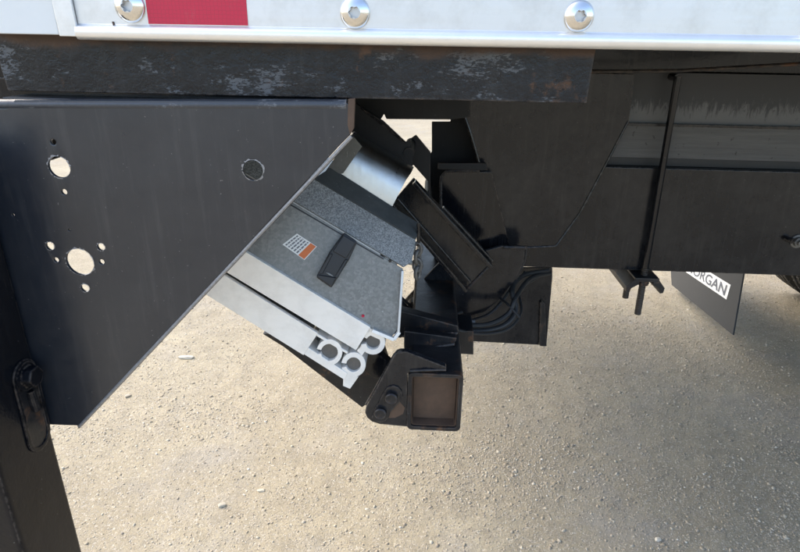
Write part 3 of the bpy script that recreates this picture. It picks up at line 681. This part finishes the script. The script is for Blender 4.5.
# crossmember hanging behind the hoses
cmx = atY(551, 275, 1.75).x
plate('hanger_plate', [(474, 268), (552.5, 268), (552.5, 277), (546.5, 345.5), (472, 341.5)], 1.75, 0.012, M['paint_dusty'], LF, (), 0.002)
plate('hanger_flange', [(541.5, 300), (545, 304), (546.8, 346.5), (540, 346.3)], 1.738, 0.012, M['paint_rust'], LF, (), 0.002)
plate('lower_block', [(459, 331), (473.5, 331), (473.5, 355), (459.5, 354)], 1.35, 0.10, M['paint_rust'], LF, (), 0.002)
b2o('cable_bracket', prism([[atY(x, y, 1.33) for x, y in ((404, 316), (414, 320), (428, 330), (427, 334), (404, 325))]], (0, 0.03, 0), 0.002), M['paint_rust'], LF)
b2o('arm_pin', lathe([(0.018, 0.02), (0.018, -0.012), (0.015, -0.015), (0.0, -0.015)], atY(414, 306, 1.45), 'Y', 20), M['paint_rust'], LF)
b2o('fitting', hexnut(atY(458, 318, 1.46), 0.011, 0.014), M['dark_streaked'], LF); b2o('fitting', hexnut(atY(470, 322, 1.44), 0.009, 0.014, Vector((1, 0, 0))), M['dark_streaked'], LF)
plate('rear_sill', [(340, 22), (470, 24), (470, 117.2), (450, 119.5), (386.5, 119), (384, 114), (381, 119), (340, 116)], 1.36, 0.010, M['paint_recess_shade'], LF, (), 0.001)

# hydraulic hoses
def hose(name, pts, r, label, mat='rubber'):
    o = b2o('hydraulic_hose', tube(spline([atY(*p) for p in pts], 8), r, 10), M[mat]); tag(o, label, 'hose', 'hoses looped under the liftgate arms'); return o
hose('h', [(398, 300, 1.40), (412, 312, 1.40), (440, 325, 1.38), (475, 331, 1.40), (503, 326, 1.42), (516, 310, 1.46), (512, 290, 1.50), (522, 276, 1.60), (548, 270, 1.68)], 0.0075, 'black hydraulic hose curving lowest around the rocker plate')
hose('h', [(400, 304, 1.42), (425, 318, 1.40), (450, 323, 1.40), (485, 325, 1.42), (508, 314, 1.45), (516, 297, 1.48), (530, 279, 1.60), (550, 273, 1.69)], 0.007, 'black hydraulic hose running just inside the outermost loop')
hose('h', [(465, 322, 1.50), (488, 315, 1.50), (503, 300, 1.52), (512, 286, 1.56), (525, 272, 1.62)], 0.005, 'thin black line rising tightly behind the rocker plate edge')
hose('h', [(396, 292, 1.43), (410, 305, 1.41), (428, 314, 1.40), (446, 317, 1.42), (462, 312, 1.47)], 0.004, 'thin black cable sagging left of the green clip')
hose('h', [(402, 312, 1.36), (424, 324, 1.34), (452, 329, 1.34), (482, 334, 1.38), (508, 329, 1.42), (521, 312, 1.48), (520, 290, 1.56), (540, 276, 1.66)], 0.0045, 'thin black cable following beneath the thick hoses')
hose('h', [(500, 298, 1.50), (509, 306, 1.46), (520, 318, 1.44)], 0.004, 'short black cable tie crossing the hose loop')
hc = thing('hose_clip', 'small dark green clip with brown bolt holding the hoses', 'clip', tuple(atY(440, 327, 1.36)))
b2o('clamp', prism([[atY(x, y, 1.355) for x, y in ((431, 319), (448, 321), (447, 328.5), (431, 327))]], (0, 0.04, 0), 0.003), plain('dark_green_plastic', (0.012, 0.03, 0.03), 0.5), hc)
b2o('bolt', merge([hexnut(atY(440, 317, 1.37), 0.009, 0.008, Vector((0, 0, 1))), tube([atY(440, 320, 1.37), atY(440, 311.5, 1.37)], 0.005, 10)]), M['brass'], hc)

# ------------------------------------------------------------------ chassis
YR = 1.64; XE = 0.27
zt, zbt = zl(168, YR, 650), zl(271, YR, 650)
CF = thing('chassis_frame', 'long black chassis rails and grey sills running under the cargo box', 'chassis', (3.0, YR+0.43, zbt))
def rail_mesh(Y, s):
    prof = [(0, 0), (0, 1), (0.085, 1), (0.085, 1-0.03), (0.009, 1-0.03), (0.009, 0.03), (0.085, 0.03), (0.085, 0)]
    return prism([[Vector((XE, Y+s*a, zbt+(zt-zbt)*b)) for a, b in prof]], (XF-XE, 0, 0), 0.003)
b2o('rail', rail_mesh(YR, 1), M['frame'], CF); b2o('rail', rail_mesh(YR+0.86, -1), M['frame'], CF)
# timber spacer and steel long sill on top
k_ = NT('grey_weathered_timber'); gr = k_.noise(1, 6, 0.75, k_.scaled((6, 90, 120))); sp_ = k_.ramp(k_.noise(60, 3), 0.66, 0.7)
k_.set(Base_Color=k_.mix(k_.math('MULTIPLY', sp_, 0.6), k_.mix(gr, (0.055, 0.054, 0.053), (0.155, 0.15, 0.146)), (0.02, 0.018, 0.016)), Roughness=0.75); k_.bump(gr, 0.5, 0.003); M['timber'] = k_.m
k_ = NT('mud_splashed_paint'); vv = k_.noise(1, 7, 0.8, k_.scaled((55, 10, 14)), 1.2); hgt = k_.n('ShaderNodeSeparateXYZ'); k_.l(k_.tc, hgt.inputs[0])
msk = k_.ramp(k_.math('SUBTRACT', vv, k_.math('MULTIPLY', hgt.outputs[2], 5.0)), 0.55, 0.66)
k_.set(Base_Color=k_.mix(k_.math('MULTIPLY', msk, 0.6), (0.042, 0.043, 0.046), (0.19, 0.19, 0.19)), Roughness=0.6); k_.bump(msk, 0.15, 0.001); M['mud'] = k_.m
zs0, zs1, zs2 = zl(158.5, YR+0.02, 650), zl(126, YR+0.02, 650), zl(72, YR+0.02, 650)
for s, Y in ((1, YR+0.025), (-1, YR+0.86-0.025)):
    yy = sorted((Y, Y+s*0.06))
    b2o('timber_spacer', box(XE+0.02, XF-0.1, yy[0], yy[1], zs0, zs1, 0.002), M['timber'], CF)
    b2o('long_sill', box(XE+0.02, XF-0.1, yy[0], yy[1], zs1+0.0005, zs2, 0.002), M['mud'], CF)
    yc = sorted((Y+s*0.03, Y+s*0.05))
    b2o('daylight_baffle', box(XE+0.02, XF-0.1, yc[0], yc[1], zs2+0.0005, zb+0.044, 0.002), M['paint'], CF)  # set-back dark plate added to block daylight above the sill
    yb = sorted((Y-s*0.014, Y-s*0.001))
    b2o('sill_lip', box(XE+0.02, XF-0.1, yb[0], yb[1], zs1+0.001, zs1+0.008, 0.001), M['frame'], CF)
    yb = sorted((Y+s*0.004, Y+s*0.055))
    b2o('shadow_gap_strip', box(XE+0.03, XF-0.12, yb[0], yb[1], zt+0.0005, zs0-0.0005, 0.001), M['rubber'], CF)  # dark strip standing in for the shadow gap between rail and sill
b2o('crossmember', box(XE+0.15, XE+0.23, YR+0.087, YR+0.86-0.087, zbt+0.05, zt-0.03, 0.004), M['frame'], CF)
b2o('conduit', tube([atY(585, 71.5, 1.45), atY(680, 70.5, 1.43), atY(900, 58, 1.36)], 0.004, 8), M['paint_rust'], CF)
pb_ = atY(797, 241, YR)
b2o('rail_bolt', merge([hexnut(pb_+Vector((0, -0.001, 0)), 0.015, 0.013), lathe([(0.020, 0), (0.020, -0.004), (0.014, -0.005)], pb_, 'Y', 24), tube([pb_, pb_+Vector((0, -0.022, 0))], 0.008, 12)]), M['dark_streaked'], CF)
b2o('rail_pin', tube([atY(785, 238, YR-0.004), atY(793, 241, YR-0.02)], [0.007, 0.009], 10), M['paint'], CF)
b2o('rear_axle', tube([(2.5, YS+0.1, 0.49), (2.5, YF-0.1, 0.49)], 0.06, 16), M['frame'], CF)

# U-bolt clamp round the rail
YU = YR-0.020
UB = thing('u_bolt', 'long black threaded U-bolt clamp hanging on the chassis rail', 'clamp', tuple(atY(637, 312, YU)))
ut, ue = atY(678, 76, YU), atY(637.5, 314, YU)
xu = (ut.x+ue.x)/2; top = ut.z
rodx = lambda t: ut.x*(1-t)+ue.x*t
b2o('rod', tube([ut, ut.lerp(ue, 0.8)], 0.0095, 14), M['paint'], UB)
def thread(a, b, r):
    n = int((b-a).length/0.003); return tube([a.lerp(b, k/n) for k in range(n+1)], [r*(1.0 if k % 2 else 0.88) for k in range(n+1)], 12)
b2o('rod_thread', thread(ut.lerp(ue, 0.78), ue, 0.0102), M['thread'], UB)
YV = YR+0.10; off = Vector((0, YV-YU, 0))
b2o('rod', tube([ut+off, ut.lerp(ue, 0.8)+off], 0.0095, 14), M['paint'], UB)
b2o('rod_thread', thread(ut.lerp(ue, 0.78)+off, ue+off, 0.0102), M['thread'], UB)
b2o('top_bend', tube([ut+Vector((0, 0, -0.004)), ut+off+Vector((0, 0, -0.004))], 0.0095, 12), M['paint'], UB)
zp = zbt-0.004; tq = (ut.z-zp)/(ut.z-ue.z); xp = rodx(tq)
# saddle: top plate with two hooked ends
bms = [box(xp-0.035, xp+0.035, YU-0.03, YV+0.03, zp-0.012, zp, 0.002)]
for sgn in (-1, 1):
    bms.append(prism([[Vector((xp+sgn*a, YU-0.028, zp-0.0125+b)) for a, b in ((0.020, 0.008), (0.036, 0.006), (0.056, -0.018), (0.054, -0.034), (0.044, -0.036), (0.040, -0.022), (0.02, -0.008))]], (0, YV-YU+0.056, 0), 0.002))
b2o('saddle', merge(bms), M['paint_rust'], UB)
for o_ in (Vector((0, 0, 0)), off):
    c = Vector((xp, YU, zp-0.013))+o_
    b2o('nut', hexnut(c, 0.019, 0.018, Vector((0, 0, -1))), M['paint_rust'], UB)

# ------------------------------------------------------------------ mud flap on the far side
XM = atY(735, 334, 2.32).x
MF = thing('mud_flap', 'black rubber mud flap with white MORGAN lettering panel', 'mud flap', (XM, 2.55, atY(735, 334, 2.32).z))
nM = Vector((-1, 0.10, 0.10)).normalized(); pM = atY(734, 335, 2.32)
onM = lambda x, y: hit(x, y, pM, nM)
bl, brr, tr = onM(671.5, 285), onM(732.5, 335), onM(743, 275)
ed = brr-bl; upv = (tr-brr).normalized(); upv = (upv - ed.normalized()*upv.dot(ed.normalized()))
tl = onM(670.5, 270); upL = (tl-bl).normalized()
c1 = bl+Vector((0, 0, 0.55))+upL*0; c2 = tr+(tr-brr).normalized()*0.38
flap = b2o('flap', prism([[bl, brr, tr, c2, bl+(upL*0.55)]], -nM*0.008, 0.002), plain('dark_flap_rubber', (0.028, 0.029, 0.030), 0.6, 0, 0.15), MF)
# lettering panel: corners from its place on the flap
k1, k2, k3 = onM(726.5, 299.5), onM(728.5, 283.5), onM(690, 274.5)
ex = (k1-onM(690.5, 275)).normalized(); ez = (k2-k1); ez = (ez-ex*ez.dot(ex)); hp = ez.length; ez.normalize()
LW = 0.56; print('FLAPW', (brr-bl).length, hp)
pan = b2o('lettering_panel', prism([[k1+nM*0.0004-ex*LW, k1+nM*0.0004, k1+nM*0.0004+ez*hp, k1+nM*0.0004-ex*LW+ez*hp]], nM*0.0006, 0), M['print_white'], MF)
cu = bpy.data.curves.new('letters', 'FONT'); cu.body = 'MORGAN'; cu.size = 1; cu.offset = 0.022; cu.extrude = 0.0
to = bpy.data.objects.new('letters_tmp', cu); COL.objects.link(to); bpy.context.view_layer.update()
tm = bpy.data.meshes.new_from_object(to.evaluated_get(bpy.context.evaluated_depsgraph_get())); bpy.data.objects.remove(to)
tv = np.array([v.co[:] for v in tm.vertices]); mn, mx = tv.min(0), tv.max(0)
for v in tm.vertices:
    a = (v.co.x-mn[0])/(mx[0]-mn[0]); b = (v.co.y-mn[1])/(mx[1]-mn[1])
    v.co = k1+nM*0.0022-ex*(LW*(0.955-0.91*a))+ez*(hp*(0.14+0.72*b))
link('letters', tm, M['print_grey'], pan, None)
b2o('hanger_bar', tube([c2+Vector((0.012, 0, -0.03)), bl+upL*0.52+Vector((0.012, 0, 0))], 0.012, 10), M['frame'], MF)

# ------------------------------------------------------------------ wheels
def wheel(loc, label):
    R = 0.49; hw = 0.12; W = thing('truck_wheel', label, 'wheel', loc, 'rear truck wheels')
    c = Vector(loc)
    prof = [(0.29, -hw*0.80), (0.30, -hw*0.95), (0.36, -hw*1.04), (0.42, -hw), (0.465, -hw*0.90), (R-0.012, -hw*0.80)]
    for g_ in (-0.45, 0.0, 0.45):
        prof += [(R-0.008, hw*(g_-0.10)), (R-0.02, hw*(g_-0.06)), (R-0.02, hw*(g_+0.06)), (R-0.008, hw*(g_+0.10))]
    prof += [(R-0.012, hw*0.80), (0.465, hw*0.90), (0.42, hw), (0.36, hw*1.04), (0.30, hw*0.95), (0.29, hw*0.80)]
    ty = b2o('tyre', lathe(prof, c, 'Y', 72), M['tyre'], W, 30)
    bms = []
    for k in range(54):
        a = 2*math.pi*k/54; er = Vector((math.cos(a), 0, math.sin(a))); et = Vector((-math.sin(a), 0, math.cos(a)))
        for (ya, yb2, sk) in ((-0.80, -0.56, 0.2), (-0.34, -0.11, -0.2), (0.11, 0.34, 0.2), (0.56, 0.80, -0.2)):
            q = [c+er*(R-0.011)+et*(t*0.022+sk*0.02)+Vector((0, hw*y_, 0)) for t, y_ in ((-1, ya), (1, ya), (1, yb2), (-1, yb2))]
            bms.append((q, er*0.011))
    bm = bmesh.new()
    for q, e_ in bms:
        lo = [bm.verts.new(p) for p in q]; hi_ = [bm.verts.new(p+e_) for p in q]
        bm.faces.new(hi_)
        for k in range(4): bm.faces.new((lo[k], lo[(k+1) % 4], hi_[(k+1) % 4], hi_[k]))
    b2o('tread', bm, M['tyre'], ty, None, 'stuff')
    b2o('rim', lathe([(0.29, -hw*0.85), (0.275, -hw*0.8), (0.265, -hw*0.3), (0.20, 0.02), (0.11, 0.02), (0.10, -0.02), (0.0, -0.02)], c, 'Y', 40), M['white'], W)
    return W
zw = 0.488
_p = atY(790, 289, YF-0.57); xw = 0.12+_p.x+math.sqrt(max(0, 0.49**2-(_p.z-zw)**2)); print('XW', xw, _p)
for Y, l in ((YS+0.17, 'outer dual tyre under the riveted rail side'), (YS+0.45, 'inner dual tyre next to the near chassis rail'),
             (YF-0.45, 'inner dual tyre behind the MORGAN mud flap'), (YF-0.17, 'outer dual tyre at the far side of the truck')):
    wheel((xw, Y, zw), l)
